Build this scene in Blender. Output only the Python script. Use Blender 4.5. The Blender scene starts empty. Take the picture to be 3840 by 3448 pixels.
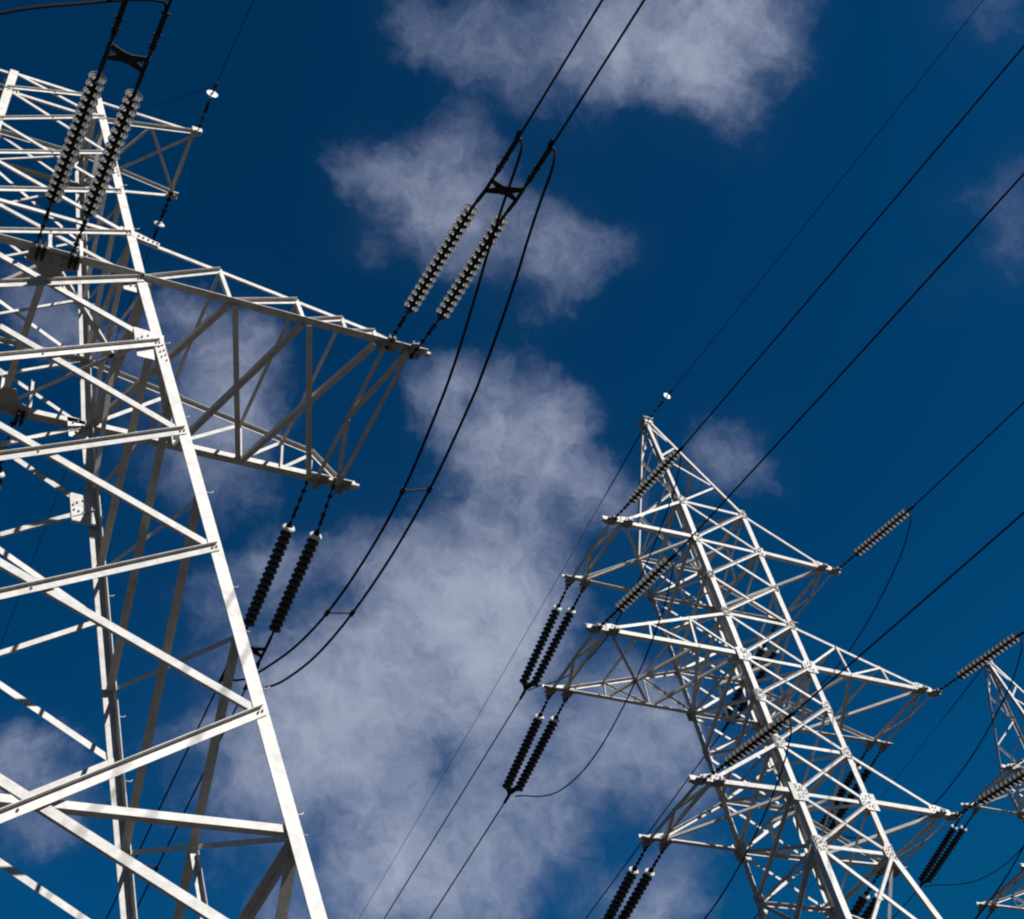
import bpy, math, random
from mathutils import Vector as V, Matrix
random.seed(7)
sc = bpy.context.scene
COL = sc.collection

# ------------------------------------------------------------------ helpers
class MB:
    """collects geometry and links it as ONE mesh object"""
    def __init__(s): s.v = []; s.f = []; s.m = []; s.sm = []
    def add(s, vs, fs, mi=0, smooth=False):
        o = len(s.v); s.v += [tuple(v) for v in vs]
        for f in fs: s.f.append([i + o for i in f]); s.m.append(mi); s.sm.append(smooth)
    def box(s, c, ax, ay, az, mi=0):
        c = V(c); P = [c + sx*ax + sy*ay + sz*az for sz in (-1, 1) for sy in (-1, 1) for sx in (-1, 1)]
        s.add(P, [(0,2,3,1),(4,5,7,6),(0,1,5,4),(2,6,7,3),(0,4,6,2),(1,3,7,5)], mi)
    def angle(s, p, q, a, t, h1, h2, b=None, mi=0):
        """steel angle from p to q: heel on the line, one flange along h1 and one along h2"""
        p = V(p); q = V(q); ax = (q - p).normalized(); b = b or a
        u1 = V(h1); u1 = (u1 - ax*u1.dot(ax)).normalized()
        u2 = ax.cross(u1)
        if u2.dot(V(h2)) < 0: u2 = -u2
        prof = [(0,0),(a,0),(a,t),(t,t),(t,b),(0,b)]
        A = [p + u1*x + u2*y for x, y in prof]; B = [q + u1*x + u2*y for x, y in prof]
        fs = [(i, (i+1) % 6, (i+1) % 6 + 6, i + 6) for i in range(6)]
        fs += [(0,3,2,1),(0,5,4,3),(6,7,8,9),(6,9,10,11)]
        s.add(A + B, fs, mi)
    def tube(s, pts, r, n=8, mi=0, cap=True):
        pts = [V(p) for p in pts]; rings = []; up = None
        rr = r if isinstance(r, (list, tuple)) else [r]*len(pts)
        for i, p in enumerate(pts):
            d = (pts[min(i+1, len(pts)-1)] - pts[max(i-1, 0)]).normalized()
            if up is None: up = V((0,0,1)) if abs(d.z) < .9 else V((1,0,0))
            x = d.cross(up).normalized(); y = x.cross(d); up = y
            rings.append([p + (x*math.cos(2*math.pi*k/n) + y*math.sin(2*math.pi*k/n))*rr[i] for k in range(n)])
        vs = [v for R in rings for v in R]
        fs = [(i*n+k, i*n+(k+1) % n, (i+1)*n+(k+1) % n, (i+1)*n+k) for i in range(len(pts)-1) for k in range(n)]
        s.add(vs, fs, mi, True)
        if cap: s.add(rings[0], [list(range(n))[::-1]], mi); s.add(rings[-1], [list(range(n))], mi)
    def lathe(s, prof, n=20, org=(0,0,0), ax=(0,0,1), mi=0, smooth=True):
        ax = V(ax).normalized(); u = ax.orthogonal().normalized(); w = ax.cross(u); o = V(org); vs = []
        for r, z in prof:
            for k in range(n):
                a = 2*math.pi*k/n; vs.append(o + ax*z + (u*math.cos(a) + w*math.sin(a))*r)
        fs = [(i*n+k, i*n+(k+1) % n, (i+1)*n+(k+1) % n, (i+1)*n+k) for i in range(len(prof)-1) for k in range(n)]
        s.add(vs, fs, mi, smooth)
    def plate(s, poly, nrm, th, mi=0):
        nrm = V(nrm).normalized(); P = [V(p) for p in poly]; n = len(P)
        vs = P + [p + nrm*th for p in P]
        fs = [list(range(n))[::-1], [i + n for i in range(n)]] + [(i, (i+1) % n, (i+1) % n + n, i + n) for i in range(n)]
        s.add(vs, fs, mi)
    def bolt(s, c, nrm, r=.017, h=.02, mi=1):
        nrm = V(nrm).normalized(); s.lathe([(0,h),(r,h),(r,0)], 6, c, nrm, mi, False)
        s.lathe([(0,h*2),(r*.5,h*2),(r*.5,h)], 6, c, nrm, mi, False)
    def build(s, name, mats, parent=None):
        me = bpy.data.meshes.new(name); me.from_pydata(s.v, [], s.f)
        for m in (mats if isinstance(mats, (list, tuple)) else [mats]): me.materials.append(m)
        me.polygons.foreach_set('material_index', s.m); me.polygons.foreach_set('use_smooth', s.sm)
        me.update(); return link(name, me, parent)
def link(name, me, parent=None):
    o = bpy.data.objects.new(name, me); COL.objects.link(o)
    if parent: o.parent = parent
    return o
def empty(name, loc, label, cat, group=None):
    o = bpy.data.objects.new(name, None); COL.objects.link(o); o.location = loc; o.empty_display_size = .3
    tag(o, label, cat, group); return o
def tag(o, label, cat, group=None):
    o['label'] = label; o['category'] = cat
    if group: o['group'] = group
KIDS = {}
def copy_tree(o, parent=None):
    c = o.copy(); COL.objects.link(c); c.parent = parent
    for ch in list(o.children): copy_tree(ch, c)
    return c
def smooth(pts, k=6):
    P = [V(p) for p in pts]; out = []
    for i in range(len(P)-1):
        a, b, c, d = P[max(i-1,0)], P[i], P[i+1], P[min(i+2,len(P)-1)]
        for j in range(k):
            t = j/k; out.append(.5*((2*b) + (c-a)*t + (2*a-5*b+4*c-d)*t*t + (3*b-a-3*c+d)*t**3))
    return out + [P[-1]]
def sag(p, sy, s1, s2, L, n=40):
    """conductor leaving p along sy*Y: starts falling with slope s1, flattening with s2"""
    p = V(p); return [p + V((0, sy*L*(i/n)**1.5, -s1*L*(i/n)**1.5 + s2*(L*(i/n)**1.5)**2)) for i in range(n+1)]

# ---------------------------------------------------------------- materials
def mat(name, base, rough=.5, metal=0., noise=.12, scale=6., bump=.0, stain=None, trans=0., ior=1.45, spec=.5):
    m = bpy.data.materials.new(name); m.use_nodes = True; nt = m.node_tree; N = nt.nodes; Lk = nt.links
    b = N['Principled BSDF']; b.inputs['Roughness'].default_value = rough; b.inputs['Metallic'].default_value = metal
    b.inputs['Transmission Weight'].default_value = trans; b.inputs['IOR'].default_value = ior
    b.inputs['Specular IOR Level'].default_value = spec
    tc = N.new('ShaderNodeTexCoord'); nz = N.new('ShaderNodeTexNoise'); nz.inputs['Scale'].default_value = scale
    nz.inputs['Detail'].default_value = 6; nz.inputs['Roughness'].default_value = .65
    Lk.new(tc.outputs['Object'], nz.inputs['Vector'])
    cr = N.new('ShaderNodeValToRGB'); cr.color_ramp.elements[0].position = .3; cr.color_ramp.elements[1].position = .7
    cr.color_ramp.elements[0].color = (*[c*(1-noise) for c in base], 1); cr.color_ramp.elements[1].color = (*[min(1, c*(1+noise*.4)) for c in base], 1)
    Lk.new(nz.outputs['Fac'], cr.inputs['Fac']); col = cr.outputs['Color']
    if stain:
        n2 = N.new('ShaderNodeTexNoise'); n2.inputs['Scale'].default_value = 2.3; n2.inputs['Detail'].default_value = 8; n2.inputs['Roughness'].default_value = .75
        mp = N.new('ShaderNodeMapping'); mp.inputs['Scale'].default_value = (2.5, 2.5, .8)
        Lk.new(tc.outputs['Object'], mp.inputs['Vector']); Lk.new(mp.outputs['Vector'], n2.inputs['Vector'])
        r2 = N.new('ShaderNodeValToRGB'); r2.color_ramp.elements[0].position = .56; r2.color_ramp.elements[1].position = .78
        Lk.new(n2.outputs['Fac'], r2.inputs['Fac'])
        mx = N.new('ShaderNodeMix'); mx.data_type = 'RGBA'; mx.inputs[7].default_value = (*stain, 1)
        Lk.new(r2.outputs['Color'], mx.inputs[0]); Lk.new(col, mx.inputs[6])
        col = mx.outputs[2]
    if stain:                                             # every bar weathers a little differently
        oi = N.new('ShaderNodeObjectInfo'); mr = N.new('ShaderNodeMapRange'); mr.inputs['To Min'].default_value = .84; mr.inputs['To Max'].default_value = 1.06
        Lk.new(oi.outputs['Random'], mr.inputs['Value']); vm = N.new('ShaderNodeVectorMath'); vm.operation = 'SCALE'
        Lk.new(col, vm.inputs[0]); Lk.new(mr.outputs['Result'], vm.inputs['Scale']); col = vm.outputs[0]
    Lk.new(col, b.inputs['Base Color'])
    if bump:
        bp = N.new('ShaderNodeBump'); bp.inputs['Strength'].default_value = bump; bp.inputs['Distance'].default_value = .01
        Lk.new(nz.outputs['Fac'], bp.inputs['Height']); Lk.new(bp.outputs['Normal'], b.inputs['Normal'])
    return m
STEEL = mat('galvanised_steel', (.48,.458,.425), .6, 0, .26, 7., .0, (.36,.335,.295), spec=.2)
BOLT = mat('bolt_steel', (.21,.2,.19), .6, 0, spec=.3)  # darkened to stand in for the shadow around each bolt
GLASS = mat('insulator_glass', (.03,.03,.029), .45, 0, .25, 20, spec=.28)
SHADED_GLASS = mat('shaded_insulator_glass', (.035,.034,.034), .3, 0, .1, 20, spec=.4)  # same discs as the near strings, their shade put into the colour
SUNLIT_GLASS = mat('sunlit_end_disc', (.55,.54,.52), .25, 0, .05, 9)  # same disc again, sunlight on it painted as a pale colour
DARKGLASS = mat('insulator_underside', (.03,.03,.03), .5, 0, .1, 20, spec=.2)
IRON = mat('cast_iron', (.016,.016,.016), .7, 0, .2, 30, spec=.15)
CABLE = mat('weathered_cable', (.011,.011,.012), .9, .0, .2, 40, spec=.05)
CLAMPM = mat('clamp_metal', (.018,.018,.018), .7, 0, .2, 30, spec=.15)
PLATE = mat('weathered_plate', (.26,.25,.235), .7, 0, .15, 8, spec=.2)
DULL = mat('arm_bracket_steel', (.13,.128,.125), .6, 0, .2, 8)
X, Y, Z = V((1,0,0)), V((0,1,0)), V((0,0,1))
H = 1.6                                                   # eye height above the ground

# ------------------------------------------------------------- lattice parts
def face_brace(name, root, p, q, n, a, t, kind, inset):
    """diagonal lying in a tower face with outward normal n; 'out' sits outside the legs, flange out at its top edge"""
    p = V(p); q = V(q); ax = (q-p).normalized(); n = V(n).normalized()
    dn = n.cross(ax); dn = dn if dn.z < 0 else -dn
    mb = MB()
    if kind == 'out': o = -dn*a*.5 + n*.016; mb.angle(p+o, q+o, a, t, dn, n, a*(.6 if abs(n.y) > .5 else 1.))
    else: o = dn*a*.5 - n*inset; mb.angle(p+o, q+o, a, t, -dn, -n, a*(.42 if abs(n.y) > .5 else 1.))
    m = (p+q)/2
    if kind == 'out':
        mb.bolt(m + n*(.016+t), n, .016)
        for e in (p, q):
            s = 1 if e == p else -1
            for k in (.03, .1): mb.bolt(e + ax*s*k + n*(.016+t), n, .015)
    return mb.build(name, [STEEL, BOLT], root)
def gusset(root, c, n, u, w, h, skew=0, off=.002, inner=False, bolts=None, out=.35):
    """plate on a face: centre c, outward normal n, u = inward direction across the face"""
    c = V(c); n = V(n).normalized(); u = V(u); u = (u - n*u.dot(n)).normalized(); v = n.cross(u); v = v if v.z > 0 else -v
    o = c + (n*off if not inner else -n*(off+.012))
    mb = MB(); k = .28
    poly = [(-out*w, -h*.5), (w*.56, -h*.5), (w*.65, h*.47), (w*.6, h*.5), (-out*w, h*.44)] if inner else [(-out*w, -h*.5), (w*.35, -h*.5), (w*.65, -h*.2), (w*.65, h*.2+skew), (w*.35, h*.5), (-out*w, h*.5)]
    pp = [o + u*x + v*y for x, y in poly]
    if (pp[1]-pp[0]).cross(pp[2]-pp[1]).dot(n) < 0: pp = pp[::-1]
    mb.plate(pp, n, .012)
    for x, y in (bolts or [(-.05,-.38),(-.05,-.22),(-.05,.2),(-.05,.38),(.02,-.3),(.02,.3),(.3,-.1),(.5,-.08),(.3,.12),(.5,.1),(.2,.3),(.22,-.3)]):
        mb.bolt(o + u*x*w + v*y*h + n*.012, n, .016)
        if inner: mb.bolt(o + u*x*w + v*y*h, -n, .02)
    return mb.build('gusset_plate', [STEEL, BOLT], root)

# -------------------------------------------------------------- insulators
def disc_mesh(shell):
    mb = MB()
    mb.lathe([(0,0),(.034,0),(.052,.012),(.06,.03),(.064,.062),(.076,.068)], 14, mi=1)
    mb.lathe([(.076,.064),(.098,.076),(.122,.096),(.134,.116),(.137,.127),(.132,.131),(.124,.124),(.116,.108),(.108,.112)], 20, mi=0)
    mb.lathe([(.108,.112),(.1,.127),(.094,.104),(.084,.122),(.076,.123),(.07,.1),(.055,.112),(.034,.1),(.03,.1),(.03,.155)], 20, mi=2)
    me_o = mb.build('insulator_disc', [shell, IRON, DARKGLASS]); me = me_o.data; bpy.data.objects.remove(me_o); return me
DISC = disc_mesh(GLASS); DISC_SHADED = disc_mesh(SHADED_GLASS); DISC_SUNLIT = disc_mesh(SUNLIT_GLASS); PITCH = .155
def axis_matrix(p, d):
    d = V(d).normalized(); x = d.orthogonal().normalized(); y = d.cross(x)
    return Matrix(((x.x,y.x,d.x,p[0]),(x.y,y.y,d.y,p[1]),(x.z,y.z,d.z,p[2]),(0,0,0,1)))
def link_chain(mb, a, b, r=.017):
    """shackles, eye links and rods from a to b"""
    a = V(a); b = V(b); d = (b-a).normalized(); L = (b-a).length; s = d.cross(Z).normalized(); w = d.cross(s)
    mb.tube([a, b], r)
    for i, k in enumerate((.0, .2, .42, .62, .82, 1.)):
        c = a + d*L*k
        mb.tube([c - d*.05, c - d*.02, c + d*.02, c + d*.05], [.02,.042,.042,.02], 8)
        e = s if i % 2 else w
        mb.tube([c - e*.055, c + e*.055], .015, 6)
    mb.box(a + d*L*.72, d*.11, s*.03, w*.008)
def string(root, a, s, e, org, dark=False):
    """one string: hardware from a to s, discs from s to e (all world points), under root standing at org"""
    a, s, e = [V(k) - org for k in (a, s, e)]
    mb = MB(); link_chain(mb, a, s); mb.tube([s, e], .02)
    st = mb.build('string_rod', IRON, root)
    n = max(3, round((e-s).length/PITCH)); d = (e-s).normalized(); step = (e-s).length/n
    for i in range(n):
        o = link('insulator_disc', DISC if not dark else DISC_SHADED if i else DISC_SUNLIT, st); o.matrix_local = axis_matrix(s + d*step*i, d)  # far strings: first disc painted as sunlit, the others as shaded
    return st
def yoke(root, a, b, a2, b2):
    """flat X-shaped yoke: ends a, a2 on the first rod and b, b2 on the second"""
    a, b, a2, b2 = map(V, (a, b, a2, b2)); c = (a+b+a2+b2)/4; mb = MB(); n = (b-a).cross(a2-a).normalized(); th = .022
    for p in (a, b, a2, b2):
        d = (c-p).normalized(); w = n.cross(d)
        mb.plate([p - w*.035, p + w*.035, c + w*.075, c - w*.075], n, th)
        mb.tube([p - n*.05, p + n*.06], .026, 8)
    mb.plate([c + (V((math.cos(t),0,0)).x*(a-a2).normalized() + math.sin(t)*(b-a).normalized())*.1 for t in [k*math.pi/4 for k in range(8)]], n, th+.004)
    return mb.build('yoke_plate', IRON, root)
def dead_end(root, p, q, r0=.03, r1=.042, lug=True):
    """compression dead-end from p to q with collars and the jumper terminal"""
    p = V(p); q = V(q); d = (q-p).normalized(); L = (q-p).length; s = d.cross(Z).normalized(); w = s.cross(d)
    mb = MB(); prof = [(0,.02),(.1,.032),(.16,.032),(.18,r1),(.2,.05),(.23,.05),(.25,r1),(.45,r1),(.47,.05),(.5,.05),(.52,r1),(.94,r1),(1,.026)]
    mb.tube([p + d*L*k for k, _ in prof], [r for _, r in prof], 10)
    if lug:
        for k in (.3, .5, .97): mb.tube([p + d*L*k - s*.07, p + d*L*k + s*.07], .018, 6)
        c = p + d*L*.93; mb.plate([c + w*.03, c + w*.12 + d*.02, c + w*.12 + d*.1, c + w*.03 + d*.16], s, .025)
    return mb.build('dead_end_clamp', CLAMPM, root)

# ---------------------------------------------------------- the near tower (left)
AX, AY = 2.823, 15.724
ZB = 20.9
def wA(z):
    return (1.482 - .0806*(z-ZB), 1.6547 - .1277*(z-ZB)) if z > ZB else (1.482 + .1152*(ZB-z), 1.6547 + .1009*(ZB-z))
def LA(z, sx, sy, e=0.):
    w = wA(z); return V((sx*(w[0]+e), sy*(w[1]+e), z + H))
TA = empty('transmission_tower', (AX, AY, 0), 'tall white lattice tower nearest the camera, filling the left side, with one long side arm', 'pylon', 'lattice towers')
for sx in (-1, 1):
    for sy in (-1, 1):
        mb = MB()
        for z0, z1, a, t in ((-H-.1, 7.2, .2, .016), (7.2, ZB, .185, .015), (ZB, 28.65, .165, .014)):
            mb.angle(LA(z0, sx, sy, .075), LA(z1, sx, sy, .075), a, t, -sx*X, -sy*Y)
        for z in (6.4, 18.5, 24.9):                      # splice plates and their bolts
            for k in range(8):
                c = LA(z + .07*k, sx, sy, .075)
                for nn, uu in ((sy*Y, -sx*X), (sx*X, -sy*Y)):
                    mb.bolt(c + uu*(.05 + .07*(k % 2)), nn, .015)
        leg = mb.build('leg', [STEEL, BOLT], TA)
        if sx > 0:                                       # climbing steps on the two right-hand legs
            z = 3.2 if sx*sy > 0 else 3.9; k = 0
            while z < 27.5:
                st = MB(); c = LA(z, sx, sy, .075); d = X if (k % 2 or sy > 0) else X*.9 - Y*.2
                c = c - sy*Y*(.06 + .05*(k % 2))
                st.tube([c - X*.03, c + d*.09, c + d*.12 + Z*.01, c + d*.13 + Z*.035], .008, 6)
                st.tube([c + d*.004, c + d*.022], .018, 6)
                st.build('step_bolt', STEEL, leg); z += 1.16 if sy > 0 else 1.9; k += 1
FACES = ((-Y, lambda z, s: LA(z, s, -1) - Y*.075), (Y, lambda z, s: LA(z, -s, 1) + Y*.075),
         (X, lambda z, s: LA(z, 1, s) + X*.075), (-X, lambda z, s: LA(z, -1, -s) - X*.075))
NF = [-H, 2.4, 7.2, 11.053, 14.03, 16.632, 18.965, ZB, 22.55, 24.19, 25.86, 27.56, 28.6]
SF = [-H, 4.6, 9.25, 12.49, 15.29, 17.675, 19.4, ZB, 22.55, 24.19, 25.86, 27.56, 28.6]
for fi, (n, P) in enumerate(FACES):
    LV = NF if fi < 2 else SF
    for i in range(len(LV)-1):
        z0, z1 = LV[i], LV[i+1]
        big = .125 if z1 < 12 else .115 if z1 <= ZB else .085
        if z1 > 24.5: big = .075
        if fi >= 2 and z0 == 19.4:                       # short panel: two braces to the middle of the strut above
            m = (P(ZB, -1) + P(ZB, 1))/2
            for s in (-1, 1): face_brace('diagonal_brace', TA, P(19.4, s), m, n, .085, .008, 'in', .02)
            continue
        thin = big*.62 if fi >= 2 else big
        if fi >= 2: big *= 1.12
        if fi < 2:
            face_brace('diagonal_brace', TA, P(z0, -1), P(z1, 1), n, big, .009, 'out', .02)
            face_brace('diagonal_brace', TA, P(z1, -1), P(z0, 1), n, big, .009, 'in', .02)
        else:
            face_brace('diagonal_brace', TA, P(z1, -1), P(z0, 1), n, big, .009, 'in', .02)
            face_brace('diagonal_brace', TA, P(z0, -1), P(z1, 1), n, thin, .008, 'out', .02)
    for z in ((22.55, 27.56, 28.6) if fi < 2 else (9.25, 22.55, 28.6)):
        mb = MB(); a = .12 if z == 9.25 else .085
        mb.angle(P(z, -1) - n*.02, P(z, 1) - n*.02, a, .008, -Z, -n)
        mb.build('horizontal_strut', STEEL, TA)
    # main girder at crossarm level: flat flange outwards, upright flange in the face
    mb = MB(); mb.angle(P(ZB, -1) - n*.03 + Z*.03, P(ZB, 1) - n*.03 + Z*.03, .16, .012, n, Z, .12)
    mb.build('girder', STEEL, TA)
    if fi < 2:                                           # redundant strut through the big lower cross
        mb = MB(); mb.angle(P(9.275, -1) - n*.05, P(9.275, 1) - n*.05, .1, .008, Z, -n); mb.build('horizontal_strut', STEEL, TA)
    else:
        c0 = (P(10.85, -1) + P(10.85, 1))/2; c1 = (P(9.25, -1) + P(9.25, 1))/2; c2 = (P(5.6, -1) + P(5.6, 1))/2
        mb = MB(); mb.angle(c0 - n*.04, c2 - n*.04, .09, .008, n.cross(Z), -n); mb.build('hanger', STEEL, TA)
    for s in (-1, 1):
        u = (P(20, -s) - P(20, s)).normalized()
        if fi < 2:
            gusset(TA, P(18.965, s) - Z*.06, n, u, .66, .74, inner=True, off=.018, out=.1, bolts=[(.3,.28),(.45,.18),(.55,.08),(.28,-.12),(.4,-.1),(.52,-.08)])
            gusset(TA, P(ZB, s) - Z*.1, n, u, .56, .55, inner=True, off=.018, out=.12, bolts=[(.3,.28),(.45,.2),(.2,-.2),(.35,-.25),(.5,-.2),(.15,.1)])
            gusset(TA, P(27.56, s), n, u, .34, .3, inner=True, off=.018, out=.15)
            mb = MB(); c = P(22.55, s) + n*.004           # long splice plate that runs from the body into the arm
            d = (u*-1 - Z*.25).normalized(); v = n.cross(d); v = v if v.z > 0 else -v
            mb.plate([c - d*.22 - v*.09, c + d*.52 - v*.06, c + d*.52 + v*.05, c + d*.1 + v*.1, c - d*.22 + v*.09][::(1 if v.cross(d).dot(n) < 0 else -1)], n, .012)
            for k in (-.15, -.08, .13, .22, .31, .4, .48): mb.bolt(c + d*k + n*.012, n, .018)
            mb.build('gusset_plate', [STEEL, BOLT], TA)
# plan bracing at girder level: a diamond, the fore-and-aft strut and the centre brackets
mN, mF, mR, mL = [(FACES[i][1](ZB, -1) + FACES[i][1](ZB, 1))/2 - FACES[i][0]*.05 for i in (0, 1, 2, 3)]
for a, b, w in ((mN, mR, .09), (mR, mF, .07), (mF, mL, .07), (mL, mN, .1), (mN, mF, .12)):
    mb = MB(); mb.angle(a, b, w, .01, Z.cross(b-a), Z); mb.build('plan_brace', STEEL, TA)
for m, s in ((mN, -1), (mF, 1)):
    mb = MB(); c = m + Z*.012
    mb.plate([c + V((-.4, s*.08, 0)), c + V((.42, s*.08, 0)), c + V((.44, -s*.1, 0)), c + V((.2, -s*.2, 0)), c + V((.1, -s*.46, 0)), c + V((-.12, -s*.46, 0)), c + V((-.2, -s*.24, 0)), c + V((-.42, -s*.12, 0))][::s], -Z, .014)
    for k in range(10): mb.bolt(c + V((-.34 + .16*(k % 5), s*(.02 - .11*(k//5)), -.014)), -Z, .016, mi=0)
    for k in (-.28, .26):
        mb.box(c + V((k, s*.12, -.06)), X*.02, Y*.14, Z*.09, 2); mb.box(c + V((k+.09, s*.12, -.06)), X*.02, Y*.14, Z*.09, 2)
        mb.tube([c + V((k-.06, s*.2, -.08)), c + V((k+.16, s*.2, -.08))], .028, 8)
    mb.build('centre_bracket', [PLATE, BOLT, IRON], TA)
    for k in (-.1, .42):
        mb = MB(); mb.angle(c + V((k, s*.02, .1)), c + V((k, -s*.05, .82)), .06, .006, X, -s*Y); mb.build('hanger', STEEL, TA)

def arm_tip_plates(root, c, sy, w=.2):
    """the pair of dark attachment plates bolted under a chord end at c"""
    mb = MB(); mb.plate([c + V((-w, -.13, -.012)), c + V((-w, .13, -.012)), c + V((w, .13, -.012)), c + V((w, -.13, -.012))], -Z, .016)
    mb.box(c + V((0, sy*.13, -.07)), X*.055, Y*.1, Z*.012); mb.box(c + V((-.05, sy*.13, -.06)), X*.009, Y*.1, Z*.05); mb.box(c + V((.05, sy*.13, -.06)), X*.009, Y*.1, Z*.05)
    mb.tube([c + V((-.08, sy*.19, -.07)), c + V((.08, sy*.19, -.07))], .024, 8)
    for k in range(4): mb.bolt(c + V((-.13 + .085*k, -sy*.05, -.028)), -Z, .018)
    return mb.build('attachment_plate', [PLATE, BOLT], root)

def side_arm(sx):
    y0, y1 = 1.6547, 1.689; zb = ZB + H; BT = [1.482, 3.03, 4.39, 5.22, 5.82]; TT = [2.937, 4.378, 5.246, 5.866]
    def B(r, sy): return V((sx*r, sy*(y0 + .06 + (y1-y0)*(r-1.48)/5.4), zb))
    def T(r, sy):
        z = 22.55 - .235*(r-1.345) if r < 5.9 else 21.48 - .85*(r-5.87)
        return V((sx*r, sy*(1.50 + .02*(r-1.3)), z + H))
    ch = MB()
    for sy in (-1, 1):
        ch.angle(B(1.45, sy) - sy*Y*.03 + Z*.03, B(6.82, sy) - sy*Y*.03 + Z*.03, .15, .012, sy*Y, Z, .12)
        ch.angle(T(1.3, sy), T(5.87, sy), .085, .008, -Z, -sy*Y); ch.angle(T(5.87, sy), B(6.45, sy) + Z*.1, .09, .009, -Z, -sy*Y)
        ch.tube([B(6.7, sy) + Z*.06, B(6.9, sy) + Z*.05], .05, 8)
    m = (B(6.04,-1) + B(6.04,1))/2
    for a, b, w in ((B(6.04,-1), B(6.04,1), .08), (B(6.52,-1), B(6.52,1), .08), (B(6.5,-1) - Z*.03, m - Z*.03 + Y*.1, .11), (B(6.48,1) - Z*.045, m - Z*.045 + Y*.12, .085)):
        ch.angle(a, b, w, .007, -X*sx, Z)
    arm = ch.build('side_arm', STEEL, TA)
    def mem(name, a, b, w, h1, h2, t=.007):
        mb = MB(); mb.angle(a, b, w, t, h1, h2)
        d = (V(b)-V(a)).normalized()
        mb.build(name, STEEL, arm)
    for sy in (-1, 1):
        for i, r in enumerate(TT):
            mem('web_brace', B(BT[i], sy) + Z*.08, T(r, sy) - Z*.03, .085 if i < 2 else .075, Z*-1, sy*Y)
            mem('web_brace', T(r, sy), B(BT[i+1], sy) + Z*.06, .075 if i < 2 else .065, X*sx, -sy*Y)
        for r in (6.04, 6.52): arm_tip_plates(arm, B(r, sy) + Z*.03, sy)
    z = Z*.02
    for a, b, w in ((B(2.98,-1), B(1.5,1), .105), (B(3.07,-1), B(4.33,1), .1), (B(4.34,-1), B(3.09,1), .105), (B(4.45,-1), B(5.78,1), .1), (B(5.75,-1), B(4.36,1), .105), (B(1.52,-1), B(3.0,1), .1)):
        mem('plan_brace', a - z, b - z, w, X, Z); z = z + Z*.012
    for r in TT[:3]: mem('top_strut', T(r,-1) - Z*.05, T(r,1) - Z*.05, .07, X, -Z)
    for sy in (-1, 1):
        for r in TT: 
            mb = MB(); c = T(r, sy) + sy*Y*.004; mb.box(c - Z*.04, X*.07, Y*.005, Z*.06); mb.bolt(c + V((.02, sy*.006, -.03)), sy*Y, .015); mb.build('node_plate', [STEEL, BOLT], arm)
side_arm(1); side_arm(-1)

def earth_arm(sx):
    ch = MB(); zt = 28.3 + H; tips = []
    for sy in (-1, 1):
        tip = V((sx*2.94, sy*.82, zt)); tips.append(tip)
        ch.angle(LA(28.6, sx, sy, .02), tip + Z*.06, .075, .008, -Z, -sy*Y)
        ch.angle(LA(27.56, sx, sy, .02), tip, .08, .008, -Z, sy*Y)
        ch.box(tip + V((.02*sx, 0, .02)), X*.11, Y*.07, Z*.012); ch.box(tip + V((.02*sx, sy*.06, .04)), X*.11, Y*.008, Z*.07)
        ch.box(tip + V((-.02*sx, sy*.02, -.02)), X*.07, Y*.06, Z*.05)
    ch.angle(tips[0], tips[1], .085, .006, -X*sx, Z)
    arm = ch.build('earth_wire_arm', STEEL, TA)
    def mem(name, a, b, w, h1=X, h2=Z):
        mb = MB(); mb.angle(a, b, w, .006, h1, h2); mb.build(name, STEEL, arm)
    l0, l1 = LA(27.56, sx, -1), LA(27.56, sx, 1)
    mem('plan_brace', tips[0] - Z*.03, l1 - Z*.03, .055); mem('plan_brace', (l0 + tips[0])/2 - Z*.02, tips[1] - Z*.05, .06)
    mem('plan_brace', (l0 + tips[0])/2, l1, .05)
earth_arm(1); earth_arm(-1)

# ------------------------------------------------------- the three-tier tower
BX, BY = 23.432, 22.708
BW, BD = 1.125, 1.235
LVB = [28.25, 26.7, 25.28, 23.9, 22.41, 21.07, 19.61, 18.12, 16.67]
def wB(z):
    if z >= 16.67: return (BW, BD)
    return (BW + .157*(16.67-z), BD + .157*(16.67-z))
def LB(z, sx, sy, e=0.):
    w = wB(z); return V((sx*(w[0]+e), sy*(w[1]+e), z + H))
TB = empty('transmission_tower', (BX, BY, 0), 'slender white lattice tower right of centre with pointed peak and three tiers of crossarms', 'pylon', 'lattice towers')
for sx in (-1, 1):
    for sy in (-1, 1):
        mb = MB(); mb.angle(LB(-H-.1, sx, sy, .05), LB(16.67, sx, sy, .05), .18, .015, -sx*X, -sy*Y); mb.angle(LB(16.67, sx, sy, .05), LB(28.3, sx, sy, .05), .165, .014, -sx*X, -sy*Y)
        mb.build('leg', STEEL, TB)
        ap = V((sx*.11, sy*.11, 33.5 + H)); mb = MB(); mb.angle(LB(28.25, sx, sy, .04), ap, .11, .01, -sx*X, -sy*Y); mb.build('peak_leg', STEEL, TB)
mb = MB(); mb.box((0, 0, 33.52 + H), X*.19, Y*.22, Z*.012); mb.box((0, 0, 33.4 + H), X*.15, Y*.01, Z*.12); mb.box((0, .16, 33.42 + H), X*.15, Y*.01, Z*.1); mb.box((0, -.16, 33.42 + H), X*.15, Y*.01, Z*.1)
for k in (-.12, 0, .12): mb.bolt((k, -.17, 33.42 + H), -Y, .02)
mb.build('peak_cap', [STEEL, BOLT], TB)
FB = ((-Y, lambda z, s: LB(z, s, -1) - Y*.05), (Y, lambda z, s: LB(z, -s, 1) + Y*.05), (X, lambda z, s: LB(z, 1, s) + X*.05), (-X, lambda z, s: LB(z, -1, -s) - X*.05))
LOW = [16.67, 13.6, 9.6, 4.6, -H]
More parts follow.
